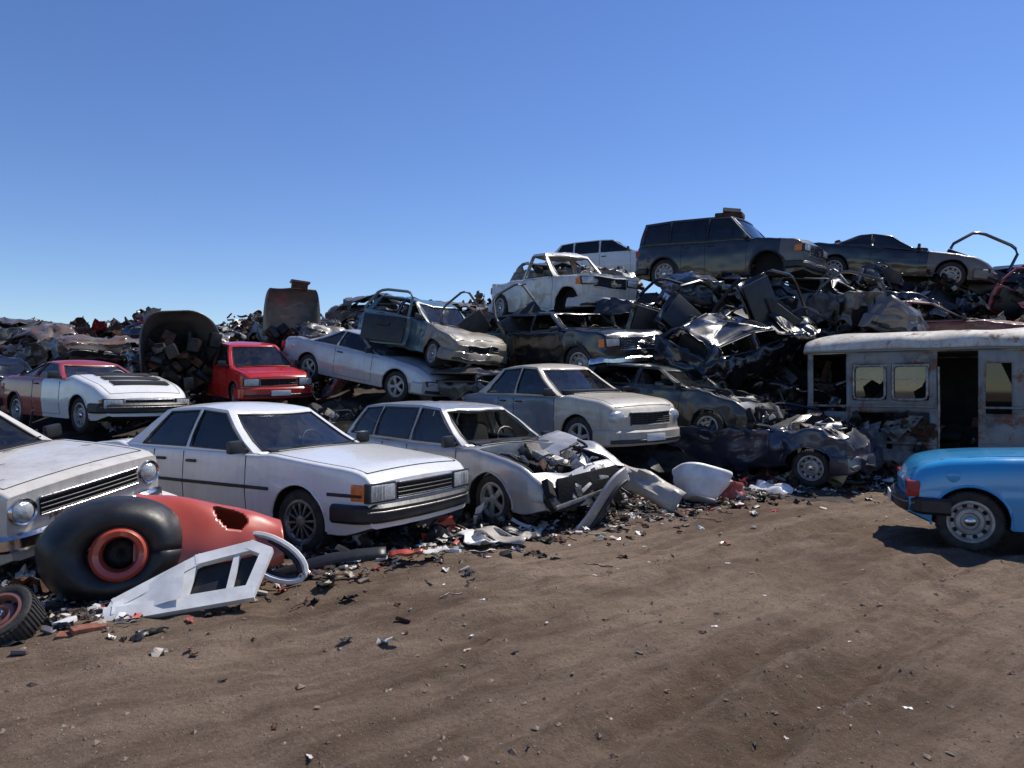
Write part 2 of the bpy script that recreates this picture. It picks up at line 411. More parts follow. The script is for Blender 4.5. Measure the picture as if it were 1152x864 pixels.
    while j<start+nf:
        if ext[j]=='-': j+=1; continue
        e=j
        while e<start+nf and ext[e]==ext[j] and (ext[j]!='S' or e==j): e+=1
        idx=[q%nf for q in range(j,e+1)]
        loop=[H[1][q] for q in idx]+[H[2][idx[-1]],H[3][idx[-1]]]+[H[4][q] for q in reversed(idx)]+[H[3][idx[0]],H[2][idx[0]]]
        D.add(tube(loop,.011,4,True),BLK); j=e
    I=MB()
    for sy in (-.36,.36):
        I.add(box(.5,.48,.16,.05),SEAT,Tm(.0,sy,.52)); I.add(box(.14,.48,.6,.05),SEAT,Tm(-.28,sy,.82,ry=-.25)); I.add(box(.09,.26,.17,.04),SEAT,Tm(-.38,sy,1.16 if zr<1.5 else 1.3,ry=-.2))
    if c0<-1.3:
        I.add(box(.5,1.2,.16,.05),SEAT,Tm(-.95,0,.52)); I.add(box(.14,1.2,.55,.05),SEAT,Tm(-1.15,0,.78,ry=-.3))
    I.add(box(.3,1.25,.22,.06),BLK,Tm(c1-.22,0,.85 if zr<1.5 else 1.0))
    a=[(0,.17*math.cos(q/16*2*math.pi),.17*math.sin(q/16*2*math.pi)) for q in range(16)]
    I.add(tube(a,.014,6,True),BLK,Tm(c1-.5,.36,.93 if zr<1.5 else 1.1,ry=-.4))
    I.obj('interior',root,deform)
    seam=.0045
    x_a=c1-.22; doors=[x_a]+[b for b in t['bp'][:1]]+([t['ax'][1]+t['R']+.12] if len(t['bp'])<2 or tk in('wagon','suv','sedan') else [])
    if tk=='pickup': doors=[x_a,c0+.12]
    if tk=='fast': doors=[x_a,-.45]
    if tk in('hatch','coupe'): doors=[x_a,-.42]
    for sg in (1,-1):
        for xd in doors:
            D.add(tube([(xd,sg*(side_y(xd,z)+.0005),z) for z in np.linspace(.3,top(xd)-r*.5,10)],seam,4),DRK)
        D.add(tube([(x,sg*side_y(x,.3),.3) for x in np.linspace(doors[-1],x_a,14)],seam,4),DRK)
        for xd in doors[1:]:
            xh=xd+.14; zh=top(xd)-.11; D.add(box(.15,.03,.03,.01),BLK,Tm(xh,sg*(side_y(xh,zh)+.012),zh))
        xmr=c1-.26
        if amp<.1 or sg>0:
            D.add(box(.07,.18,.13,.03),BLK,Tm(xmr,sg*(sh(xmr)+.13),top(xmr)+.07)); D.add(box(.04,.08,.05,.01),BLK,Tm(xmr,sg*(sh(xmr)+.03),top(xmr)+.03))
        if not bay:
            D.add(tube([nose(x,sg*(ytop(x)-.04),top_z(x,ytop(x)-.04)) for x in np.linspace(c1+.0,L/2-.12,16)],seam,4),DRK)
        D.add(tube([(x,sg*(ytop(x)-.06),top_z(x,ytop(x)-.06)) for x in np.linspace(-L/2+.1,c0-.02,6)],seam,4),DRK)
        for ax in t['ax']:
            path=[]
            for q in np.linspace(-10,190,22):
                X=ax+(rr-.006)*math.cos(R_(q)); Z=t['R']+.01+(rr-.006)*math.sin(R_(q))
                path.append((X,sg*(side_y(X,Z)+.002),Z))
            D.add(tube(path,.013 if tk!='suv' else .03,6),(BLK if tk=='suv' else (mat2 if mat2 and ax>split else mat)))
        if strip:
            for xa,xb in ((-L/2+.12,t['ax'][1]-rr-.02),(t['ax'][1]+rr+.02,t['ax'][0]-rr-.02),(t['ax'][0]+rr+.02,L/2-.12)) if strip[0]<t['R']+rr else ((-L/2+.12,L/2-.12),):
                D.add(sweep([(x,sg*(side_y(x,strip[0])+.005),strip[0]) for x in np.linspace(xa,xb,14)],.008,strip[1],.006),BLK)
    D.add(lathe([(.001,-.012),(.05,-.012),(.062,-.004),(.062,.01)],20),mat,Tm(-L/2+.45,-(side_y(-L/2+.45,.75)),.75))
    if not bay:
        D.add(tube([nose(L/2-.12,y,top_z(L/2-.12,y)) for y in np.linspace(-ytop(L/2-.12)+.04,ytop(L/2-.12)-.04,9)],seam,4),DRK)
    D.add(sweep([(c1+.06-bw*(y/hW)**2,y,top_z(c1+.05,y)+.004) for y in np.linspace(-.62,.62,9)],.045,.008,.004),BLK)
    for y0 in (-.45,.12):
        D.add(tube([(c1+.03,y0,top(c1)+.05),(c1*.93+ro1*.07+.02,y0+.25,zz(c1,.10)+.03),(c1*.86+ro1*.14+.0,y0+.5,zz(c1,.14)+.03)],.008,4),BLK)
    fx=lambda y,z: L/2+t['slf']*(z-.55)-t['bow']*(y/hW)**2
    zl=top(L/2-.1)-.16
    if t['light']=='round': zl=.70
    lampy=hW*.72
    if not nolights:
      for sg in (1,-1):
        y=sg*lampy; X=fx(y,zl)
        ang=math.atan(2*t['bow']*lampy/hW**2)
        if t['light'] in('rect','slim'):
            hh=.15 if t['light']=='rect' else .07
            D.add(box(.07,.34,hh+.03,.012),BLK,Tm(X-.018,y,zl,rz=sg*abs(ang))); D.add(box(.06,.30,hh,.02),LENS,Tm(X-.002,y,zl,rz=sg*abs(ang)))
            for q in range(7): D.add(box(.004,.006,hh*.9),ALU,Tm(X+.029,y-.12+q*.04,zl,rz=sg*abs(ang)))
            D.add(box(.16,.07,hh,.015),ORG,Tm(L/2-.13-t['bow']*.6,sg*(side_y(L/2-.13,zl)-.02),zl,rz=-sg*.12))
        elif t['light']=='round':
            D.add(lathe([(.115,-.05),(.115,.0),(.105,.02),(.092,.012),(.09,-.01)],28),CHR,Tm(X+.01,y*1.03,zl,rz=-math.pi/2))
            D.add(lathe([(.09,.0),(.07,.018),(.04,.03),(.001,.034)],24),LENS,Tm(X+.01,y*1.03,zl,rz=-math.pi/2))
        else:
            D.add(lathe([(.0,.05),(.06,.045),(.10,.03),(.125,.0),(.13,-.06)],24),LENS,Tm(X-.035,y,zl+.02,rz=-math.pi/2)@Matrix.Diagonal((1.25,1,.85,1)))
        zt_=top(-L/2+.1)-.18
        D.add(box(.05,.3,.16,.015),REDL,Tm(-L/2+.02+t['bow']*.3,y,zt_)); 
        D.add(box(.12,.05,.16,.015),REDL,Tm(-L/2+.10,sg*(side_y(-L/2+.1,zt_)-.015),zt_))
    if grille:
        gw=(lampy-.19)*2 if t['light']!='round' else (lampy-.12)*2; gh=.15 if t['light']!='oval' else .2
        if t['light']=='slim': gh=.05
        if tk in('pickup','suv'): gh=.26; zl-=.03
        nb=max(2,int(gh/.032))
        D.add(sweep([(fx(y,zl)-.012,y,zl) for y in np.linspace(-gw/2,gw/2,7)],.02,gh/2,.01),DRK)
        gm_=gmat or (CHR if tk in('pickup','xover','suv') else BLK)
        for i in range(nb):
            z=zl-gh/2+(i+.5)*gh/nb
            D.add(sweep([(fx(y,z)+.012,y,z) for y in np.linspace(-gw/2,gw/2,7)],.008,.006,.003),gm_)
        for z in (zl-gh/2,zl+gh/2): D.add(sweep([(fx(y,z)+.014,y,z) for y in np.linspace(-gw/2,gw/2,7)],.012,.009,.004),CHR if t['bump']!='body' else (mat2 or mat))
        if tk not in ('classic',):
            for i in range(9):
                y=-gw/2+i*gw/8; D.add(box(.014,.008,gh),gm_,Tm(fx(y,zl)+.008,y,zl))
    if vents:
        for i,x in enumerate((1.02,1.32,1.62)):
            for j in range(4):
                xx=x+j*.05; D.add(box(.034,1.0,.02,.004),BLK,Tm(xx,0.05,top_z(xx,.3)+.012,ry=.35))
    zbp={'black':.44,'chrome':.46,'body':.36}[t['bump']]; bm_={'black':BLK,'chrome':CHR,'body':(mat2 if mat2 and split<3 else mat)}[t['bump']]
    hh={'black':.085,'chrome':.07,'body':.12}[t['bump']]
    for sx in (1,-1):
        if sx>0 and not fbump: continue
        def bx(y): return sx*(L/2+.035-(t['bow']*1.0+.03)*(y/hW)**2 - (.05 if abs(y)>hW*.85 else 0))
        path=[(sx*(L/2-q),(plan(sx*(L/2-q))+.02),zbp) for q in (.42,.3,.18)]
        path+=[(bx(y),y,zbp) for y in np.linspace(hW*.90,-hW*.90,13)]
        path+=[(sx*(L/2-q),-(plan(sx*(L/2-q))+.02),zbp) for q in (.18,.3,.42)]
        D.add(sweep(path,.045,hh,.03),bm_ if sx>0 else (BLK if t['bump']=='black' else (CHR if t['bump']=='chrome' else mat)))
        if t['bump']=='body':
            D.add(sweep([(p[0]*1.006,p[1]*1.004,zbp-.05) for p in path[3:-3]],.045,.035,.015),BLK)
        elif t['bump']=='black':
            D.add(sweep([(p[0]*1.004,p[1]*1.004,zbp+.02) for p in path[3:-3]],.045,.008,.004),STL)
        if sx<0 or (not nolights and seed in (3,4,16,9)): D.add(box(.015,.42,.11,.004),WPL,Tm(sx*(L/2+.087),0,zbp))
    if bay:
        rs=random.Random(seed+5)
        D.add(box(.5,.42,.3,.04),GREASE,Tm((bx0+bx1)/2,0,.62)); D.add(box(.42,.2,.1,.03),ALU,Tm((bx0+bx1)/2,.05,.82))
        for _ in range(22):
            x=rs.uniform(bx0+.1,bx1-.1); y=rs.uniform(-.55,.55); z=rs.uniform(.55,.82)
            D.add(box(rs.uniform(.08,.25),rs.uniform(.08,.25),rs.uniform(.06,.2),.02),rs.choice([GREASE,GREASE,ALU,BLK,BLK,STL,RUST]),Tm(x,y,z,rs.uniform(0,1),rs.uniform(0,1),rs.uniform(0,3)))
        for _ in range(14):
            p=Vector((rs.uniform(bx0,bx1),rs.uniform(-.55,.55),.8)); pth=[p]
            for i in range(5): p=p+Vector((rs.uniform(-.12,.12),rs.uniform(-.15,.15),rs.uniform(-.06,.06))); pth.append(p)
            D.add(tube(pth,rs.uniform(.008,.02),6),rs.choice([BLK,BLK,GREASE,STL]))
    if not fbump:
        rs=random.Random(4)
        for _ in range(26):
            y=rs.uniform(-.7,.7); D.add(box(rs.uniform(.04,.12),rs.uniform(.06,.25),rs.uniform(.05,.22),.015),rs.choice([GREASE,BLK,ALU,STL,DRK]),Tm(L/2-.03,y,rs.uniform(.3,.68),rs.uniform(-.5,.5),rs.uniform(-.5,.5),rs.uniform(-.5,.5)))
        D.add(box(.03,1.1,.42,.01),DRK,Tm(L/2+.0,0,.5)); D.add(box(.04,1.25,.05,.01),STL,Tm(L/2+.03,0,.4,.08))
    D.obj('trim',root,deform)
    i=0
    for ax in t['ax']:
        for sg in (-1,1):
            if wheels[i]:
                w=bpy.data.objects.new('wheel',wheel_mesh(t['R'],wstyle,rim)); col.objects.link(w); w.parent=root
                p0=Vector((ax,sg*(hW-.15),t['R']))
                p=deform(p0) if amp>.03 else p0
                w.matrix_local=Matrix.Translation(p)@Matrix.Rotation(0 if sg>0 else math.pi,4,'Z')@Matrix.Rotation(random.uniform(0,6),4,'Y')@Matrix.Rotation(random.uniform(-.1,.1)*(amp>0)*2,4,'Z')
            i+=1
    return root
# paints
WHT=paint('white_paint',(.80,.80,.78),.17,0,.22,soot=.0)
WHO=paint('old_white_paint',(.72,.69,.62),.40,.14,.3,soot=.05)
SIL=paint('silver_paint',(.42,.43,.44),.28,0,.3,.35,soot=.10)
SIL2=paint('silver_blue_paint',(.50,.53,.56),.28,0,.28,.3,soot=.05)
BEI=paint('dusty_beige_paint',(.54,.50,.42),.45,.03,.4,soot=.06)
GRB=paint('grey_blue_paint',(.12,.17,.22),.3,0,.3,soot=.1)
REDP=paint('red_paint',(.52,.013,.010),.10,0,.22,soot=.03)
REDD=paint('dark_red_paint',(.32,.012,.016),.2,.02,.3,soot=.06)
ORR=paint('faded_red_paint',(.50,.052,.022),.16,.03,.32,soot=.06)
DKG=paint('dark_green_paint',(.012,.024,.026),.08,.04,.3)
DKB=paint('dark_blue_paint',(.010,.020,.05),.10,.05,.3)
BLP=paint('black_paint',(.007,.007,.009),.025,.0,.22,soot=.05)
GRY=paint('grey_paint',(.075,.074,.073),.25,.12,.4)
TAP=paint('dusty_tan_paint',(.25,.23,.175),.5,.1,.45,soot=.15)
TEA=paint('teal_paint',(.045,.13,.17),.2,.04,.3,soot=.15)
RST=paint('rusty_paint',(.06,.045,.038),.3,.45,.6)
RSR=paint('rusty_red_paint',(.19,.028,.02),.3,.3,.5)
BLU=paint('sky_blue_paint',(.018,.31,.64),.12,0,.18,soot=.0)
BUSP=paint('bus_grey_paint',(.17,.21,.24),.6,.36,.5,soot=.5,coat=.2)
BUSR=paint('bus_roof_paint',(.66,.62,.54),.75,.22,.5,soot=.14,coat=.2)
car('classic_car','classic',WHO,(-5.62,7.35,.06),-22,0,9,seed=1,wstyle='hub',strip=(.62,.012))
car('sedan_car','sedan',WHT,(-2.93,8.86,-.03),-31,0,0,seed=2,strip=(.60,.016),wstyle='alloy10',rim=STL,scale=1.06)
car('wagon_car','wagon',SIL,(-.60,10.25,.0),-45,0,0,seed=3,bay=True,amp=.03,dents=[((2.1,-.6,.6),.5,(-.10,.05,-.10)),((1.9,0,.9),.4,(-.05,0,-.15))],wstyle='alloy5',glass=('R','L','B'),nolights=True,grille=False,fbump=False)
car('crossover_car','xover',GRB,(.92,13.4,.50),-52,0,1,mat2=BEI,split=.75,seed=4,amp=.01,dents=[((.2,-.9,.6),.4,(0,.1,0))],wstyle='alloy5',cabmat=BEI,gmat=BLK)
car('hatchback_car','hatch',DKG,(3.0,13.9,.72),-42,4,0,seed=5,amp=.08,rk=.85,glass=('F',),bay=True,nolights=True,grille=False,fbump=False)
car('wrecked_car','hatch',DKB,(4.25,12.9,.12),-38,-2,3,seed=6,amp=.17,rk=.35,glass=(),bay=True,nolights=True,grille=False)
car('sports_car','coupe',REDD,(-8.45,14.8,.84),-35,1,0,mat2=WHT,split=-.05,seed=7,vents=True,cabmat=REDD,override=dict(top=[(-2.17,.72),(-2.1,.90),(-1.6,.96),(.7,.92),(1.0,1.0),(1.7,.84),(2.1,.66),(2.17,.58)],bump='black',light='rect'),glass=('F','R','L'),scale=1.05)
car('coupe_car','coupe',SIL2,(-3.2,17.0,1.55),-32,9,0,seed=8,wstyle='alloy5',scale=1.06)
car('small_hatchback_car','hatch',REDP,(-6.05,17.2,1.22),-52,2,2,seed=9,amp=.01,override=dict(L=3.6,bump='body',cab=(-1.72,.98),roof=(-1.35,.28),r=.09,zr=1.48,wr=.54),rim=STL)
car('scrap_sedan','hatch',TEA,(-1.95,16.9,2.22),-46,10,-4,mat2=TAP,split=.75,seed=10,amp=.08,cabmat=TEA,glass=('F',),gmat=BLK,nolights=True)
car('scrap_pickup_truck','pickup',WHO,(1.15,18.7,3.30),-58,3,0,seed=11,amp=.07,glass=(),wheels=(0,0,1,1),gmat=BLK,override=dict(L=4.1,bump='body'))
car('scrap_truck','suv',BLP,(1.25,16.4,1.80),-56,2,3,seed=12,amp=.05,rk=.6,glass=(),override=dict(bump='chrome'),wheels=(1,1,0,0))
car('station_wagon','wagon',WHT,(3.35,24,4.95),-20,-2,0,seed=13,gm=GLT)
car('scrap_suv','suv',BLP,(5.5,19,4.15),-40,3,0,mat2=GRY,split=1.7,seed=14,amp=.03,cabmat=BLP,gm=GLT,glass=('F','R','L','B'),wheels=(0,0,1,1))
car('dark_coupe_car','coupe',BLP,(9.75,19.2,4.2),-30,8,0,mat2=GRY,split=.8,seed=15,amp=.03,gm=GLT,scale=1.05)
car('blue_car','fast',BLU,(6.05,7.55,.0),-24,0,0,seed=16)
car('scrap_red_car','wagon',RSR,(9.1,16.3,2.15),-25,0,3,seed=17,amp=.07,rk=.9,glass=())
fill=[('hatch',BLP,5.2,15.6,1.0,-30,5,10),('sedan',BLP,4.0,16.6,2.1,-10,12,-20),('coupe',BLP,6.6,17.0,2.2,-60,0,15),
('wagon',BLP,7.9,17.6,2.6,-20,-6,-12),('hatch',DKG,12.6,18.6,3.1,-30,0,14),('sedan',BLP,5.6,17.4,2.9,20,10,8),('hatch',BLP,13.0,17.8,3.5,-50,-4,-8),
('hatch',GRY,.0,15.3,.85,-35,6,8),('wagon',GRY,-6.0,21.2,2.5,-50,0,0),('sedan',BLP,2.3,15.1,.9,-35,0,-5),
('coupe',RST,-10.5,21,1.9,-20,4,6),('hatch',BLP,8.0,19.5,3.3,-45,0,5),('sedan',RST,-1,21.5,2.9,-30,0,5),('coupe',BLP,-13.5,18,1.5,-30,4,6),
('hatch',BLP,-8.4,18.4,1.5,-70,-12,14),('sedan',RST,-12.2,20,2.0,-35,0,6),('hatch',DKB,-9.8,22.5,2.5,-20,0,0),('wagon',GRY,-3.5,23,3.3,-20,0,6),('hatch',GRY,1.9,21.5,4.1,-35,0,5),
('hatch',BLP,4.6,15.3,2.05,30,-15,25),('hatch',GRY,7.2,16.4,2.75,-70,10,-15),('hatch',GRY,-14.5,22,2.5,-30,0,8)]
for i,(tk,m,x,y,z,ya,pi_,ro) in enumerate(fill):
    car('crushed_car',tk,m,(x,y,z),ya,pi_,ro,seed=20+i,amp=.23,rk=.55,glass=(),wheels=random.choice([(1,0,0,1),(0,1,1,0),(1,0,0,0),(0,0,0,0)]),bay=(i%2==0),nolights=True,grille=False)
# ------------------------------------------------------------------ bus
def bus():
    root=rootobj('minibus',(7.62,13.6,.20),-34,0,0,1.05)
    L=3.5; W=2.1; B=MB(); y=-W/2
    X=[-1.75,-1.66,-1.12,-1.02,-.50,-.42,.12,.24,.80,.90,1.24,1.45,1.75]
    Z=[.1,.35,.62,.95,1.15,1.75,1.95,2.0]
    holes={(1,z) for z in (3,4,5)}|{(3,4),(5,4)}|{(7,z) for z in range(1,6)}|{(9,4),(9,3),(11,4)}|{(3,2),(4,2),(4,1),(5,2)}
    dn=lambda x,z: .17*math.exp(-((x+.4)**2+(z-.75)**2)/.14)
    for s in (-1,1):
        for i in range(len(X)-1):
            for k in range(len(Z)-1):
                if s==-1 and (i,k) in holes: continue
                a,b,c,d=X[i],X[i+1],Z[k],Z[k+1]
                def f(u,v,a=a,b=b,c=c,d=d,s=s):
                    x=a+(b-a)*u; z=c+(d-c)*v
                    e=noise.noise_vector(Vector((x*5,z*5,s)))*.03*math.exp(-((x+.4)**2+(z-.75)**2)/.5)
                    return (x+e.x,s*(W/2)+s*.05*noise.noise(Vector((x*2.4,z*2.4,s)))-s*dn(x,z),z+e.y)
                B.add(sheet(4,4,f),BUSP)
    B.obj('side_walls',root,doubles=True,solid=.04)
    Rf=MB(); prof=[]
    for q in np.linspace(0,180,19):
        c=math.cos(R_(q)); s=math.sin(R_(q)); prof.append((-(abs(c)**.6)*math.copysign(1,c)*(W/2+.05),1.97+.36*s**.75))
    def rf(u,v):
        p=prof[int(round(v*18))]; x=-L/2-.06+(L+.28)*u; e=abs(u-.5)*2
        return (x,p[0]*(1-.03*e**8),1.97+(p[1]-1.97)*(1-.3*e**10)+.05*noise.noise(Vector((x*1.5,p[0]*1.5,0))))
    Rf.add(sheet(30,18,rf),BUSR)
    Rf.obj('roof',root,solid=.04,doubles=True)
    D=MB()
    for s in (-1,1):
        D.add(sweep([(x,s*(W/2+.05),1.985+.012*noise.noise(Vector((x*3,s,0)))) for x in np.linspace(-L/2-.05,L/2+.2,14)],.03,.022,.01),GRY)
        for z,hh in ((1.05,.018),(.45,.025)):
            for a,b in ((-L/2,.24),(.8,L/2)):
                D.add(sweep([(x,s*(W/2+.03)-s*dn(x,z),z) for x in np.linspace(a,b,10)],.012,hh,.008),BUSP)
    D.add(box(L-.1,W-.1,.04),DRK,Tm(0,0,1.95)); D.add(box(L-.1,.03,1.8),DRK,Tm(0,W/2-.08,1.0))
    for i in (3,5):
        a,b=X[i],X[i+1]; p=[(a+.02,y-.03,1.17),(b-.02,y-.03,1.17),(b-.02,y-.03,1.73),(a+.02,y-.03,1.73)]
        pr=[]
        for k in range(4):
            c=Vector(p[k]); pv=Vector(p[k-1]); nx=Vector(p[(k+1)%4]); pr+=[c+(pv-c).normalized()*.07,c+(pv-c).normalized()*.02+(nx-c).normalized()*.02,c+(nx-c).normalized()*.07]
        D.add(tube(pr,.02,6,True),ALU)
        if i==3: g1=[(a,y+.03,1.15),(a+.2,y+.03,1.22),(a+.16,y+.03,1.38),(a+.3,y+.03,1.5),(a+.42,y+.03,1.42),(b,y+.03,1.55),(b,y+.03,1.75),(a,y+.03,1.75)]
        else: g1=[(a,y+.03,1.15),(b-.18,y+.03,1.15),(b-.22,y+.03,1.3),(b-.1,y+.03,1.38),(b,y+.03,1.6),(b,y+.03,1.75),(a,y+.03,1.75)]
        D.add((g1,[tuple(range(len(g1)))]),GLD)
        D.add(box(b-a,.02,.02),ALU,Tm((a+b)/2,y+.01,1.5))
    D.add(([(.9,y+.03,1.15),(1.24,y+.03,1.15),(1.24,y+.03,1.4),(1.1,y+.03,1.75),(.9,y+.03,1.75)],[(0,1,2,3,4)]),GLT)
    rs=random.Random(3)
    for k in range(12):
        M=Tm(-.45+rs.uniform(-.6,.6),y-.02,.68+rs.uniform(-.3,.18),rs.uniform(-.5,.5),rs.uniform(-1,1),rs.uniform(-.3,.3))
        D.add(sheet(5,5,lambda u,v,k=k:(u*.3-.15,.12*noise.noise(Vector((u*3,v*3,k))),v*(.12+.2*u)-.12)),rs.choice([BUSP,BUSP,GRY,GREASE,RUST]),M)
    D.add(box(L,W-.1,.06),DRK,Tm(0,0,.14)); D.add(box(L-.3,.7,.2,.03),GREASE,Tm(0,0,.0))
    D.add(box(.05,W-.1,1.0,.01),BUSP,Tm(-L/2+.02,0,.6)); D.add(box(.05,.2,1.9,.02),BUSP,Tm(-L/2+.02,.85,1.05))
    D.add(box(.10,W-.05,.95,.05),BUSR,Tm(L/2+.06,0,.62)); D.add(box(.12,.12,1.1,.03),BUSR,Tm(L/2+.02,y+.07,1.5)); D.add(box(.12,.12,1.1,.03),BUSR,Tm(L/2+.02,-y-.07,1.5))
    D.add(box(.08,.08,.9,.02),BUSR,Tm(L/2+.04,0,1.5)); D.add(box(.14,W-.05,.2,.04),BUSR,Tm(L/2+.04,0,1.93))
    for s in (-1,1):
        D.add(lathe([(.11,-.02),(.11,.03),(.09,.04),(.06,.05),(.001,.06)],22),LENS,Tm(L/2+.12,s*.7,.7,rz=-math.pi/2))
    D.add(box(.12,W,.2,.03),BLK,Tm(L/2+.14,0,.2))
    D.add(tube([(.26,y-.02,.35),(.27,y-.06,1.0),(.26,y-.02,1.7)],.016,6),STL)
    D.add(tube([(L/2,y-.02,1.2),(L/2+.05,y-.3,1.3),(L/2+.05,y-.3,1.75),(L/2,y-.03,1.85)],.012,6),BLK); D.add(box(.04,.16,.28,.02),BLK,Tm(L/2+.05,y-.3,1.5))
    for k in range(3):
        D.add(box(.4,.5,.12,.04),SEAT,Tm(-1.2+k*.75,.5,.5)); D.add(box(.1,.5,.6,.04),SEAT,Tm(-1.4+k*.75,.5,.85))
    for k in range(26):
        D.add(box(rs.uniform(.1,.4),rs.uniform(.1,.3),rs.uniform(.05,.3),.02),rs.choice([GREASE,BLK,BLK,RUST,SEAT]),Tm(rs.uniform(-1.6,1.6),rs.uniform(-.8,.5),rs.uniform(.2,.8),rs.uniform(0,3),rs.uniform(0,3),0))
    D.obj('fittings',root)
    for x in (-1.0,1.35):
        for s in (-1,1):
            w=bpy.data.objects.new('wheel',wheel_mesh(.36,'steel',STL)); col.objects.link(w); w.parent=root
            w.matrix_local=Matrix.Translation((x,s*(W/2-.25),.02))@Matrix.Rotation(0 if s>0 else math.pi,4,'Z')
bus()
FOOT.append((7.62,13.6,R_(-34),3.9,2.3,.35,True))
# ------------------------------------------------------------------ terrain of scrap
CP=[(-7,4,-.5),(-4,4.3,-.35),(-2.2,5.2,-.35),(-.4,6.6,-.35),(1.6,8.0,-.35),(3.5,9.6,-.35),(6.5,11.0,-.35),(10,11.2,-.35),(14,11.2,-.5),(20,11,-.5),(0,3,-.6),(5,6,-.6),(10,8,-.6),
(-3.6,6.0,.03),(-1.6,7.5,.0),(.3,8.9,.02),(1.9,10.3,.05),(4,11.4,.05),(6.6,12.3,.06),(9.5,12.5,.1),(13,12.8,.2),
(-5.6,7.4,-.02),(-2.45,8.9,-.08),(-3.8,9.8,0),(-.5,10.3,-.05),(.9,13.4,.35),(-1.2,12.6,.4),(-4.5,12,.35),(-7,10.5,.2),(-11,10,.2),(3.1,13.6,.5),(4.2,12.7,.1),(7,13.3,.15),(9.5,14.5,1.0),
(-8.5,14.8,.65),(-13,14,.7),(-3.5,17,1.3),(-6.1,17.2,1.05),(-5.5,15.5,.7),(-3,15,.8),(-2,16.9,1.9),(-.3,15.2,.9),(1.2,16.8,1.6),(2.3,15.2,1.0),(1.1,18.9,3.2),(5.3,15.7,1.1),(4.2,16.8,2.2),(5.5,19,3.9),(7,16.6,2.2),(8.2,18,3.2),(9.8,19.2,3.8),(9.0,16.2,1.9),(13,18,3.0),(13,16,2.0),(17,18,3.0),(18,22,3.8),
(-10,20,1.6),(-16,20,1.7),(-16,25,3.2),(-21,25,3.0),(-11,25,3.4),(-7.5,24,3.4),(-6,21,2.3),(-4,22,3.1),(-1,22,3.2),(3,24,4.7),(0,24,4.0),(7,23,4.6),(12,23,4.2),(-25,18,1.5),(-25,30,2.5),(-10,31,2.4),(5,31,3.),(20,31,3)]
CPa=np.array(CP)
def mound(x,y):
    d2=(CPa[:,0]-x)**2+(CPa[:,1]-y)**2+.15; w=d2**-2.0
    return float((w*CPa[:,2]).sum()/w.sum())
def infoot(x,y,mg=0.,good=False):
    for fx,fy_,a,L,W,fz,hero in FOOT:
        if good and not hero: continue
        dx,dy=x-fx,y-fy_; u=dx*math.cos(a)+dy*math.sin(a); v=-dx*math.sin(a)+dy*math.cos(a)
        if abs(u)<L/2+mg and abs(v)<W/2+mg: return True
    return False
DIRT=simple('scrap_dirt',(.055,.040,.030),.95,0,.7,4,.6)
H_=MB()
x0,x1,y0,y1,st=-26,22,3.,33,.28
nx=int((x1-x0)/st); ny=int((y1-y0)/st)
def mf(u,v):
    x=x0+(x1-x0)*u; y=y0+(y1-y0)*v; z=mound(x,y)
    a=min(1,max(0,(z+.05)*1.2))
    return (x,y,z+a*(.22*noise.noise(Vector((x*1.1,y*1.1,0)))+.16*abs(noise.noise(Vector((x*3,y*3,5)))))+.06*noise.noise(Vector((x*2.2,y*2.2,8))))
H_.add(sheet(nx,ny,mf),DIRT)
SC=[GREASE]*8+[BLK]*8+[RUST]*4+[STL]*3+[ALU]+[WHO,SIL,GRY,GRY,GRY,DKB,TEA,REDD,TAP,RST,RST,RST,BEI,BLP,BLP,BLP,DKG,WPL,SEAT]
rs=random.Random(11)
def doorpiece(B,m,M,sd,s=1):
    pts=[(-.5,0,0),(-.5,0,.1),(-.3,.03,.42),(-.22,.04,.47),(-.1,.05,.5),(.35,.05,.5),(.43,.04,.47),(.5,.02,.38),(.5,0,0)]
    B.add(tube(pts,.028,6),m,M)
    B.add(sheet(8,6,lambda u,v:((u-.5)*1.05,.06*math.sin(v*3)+.06+.10*noise.noise(Vector((u*2,v*2,sd))),-.6*v)),m,M)
    B.add(box(.95,.04,.52,.02),BLK,M@Tm(0,-.03,-.3)); B.add(box(.3,.05,.06,.02),SEAT,M@Tm(0,-.07,-.22))
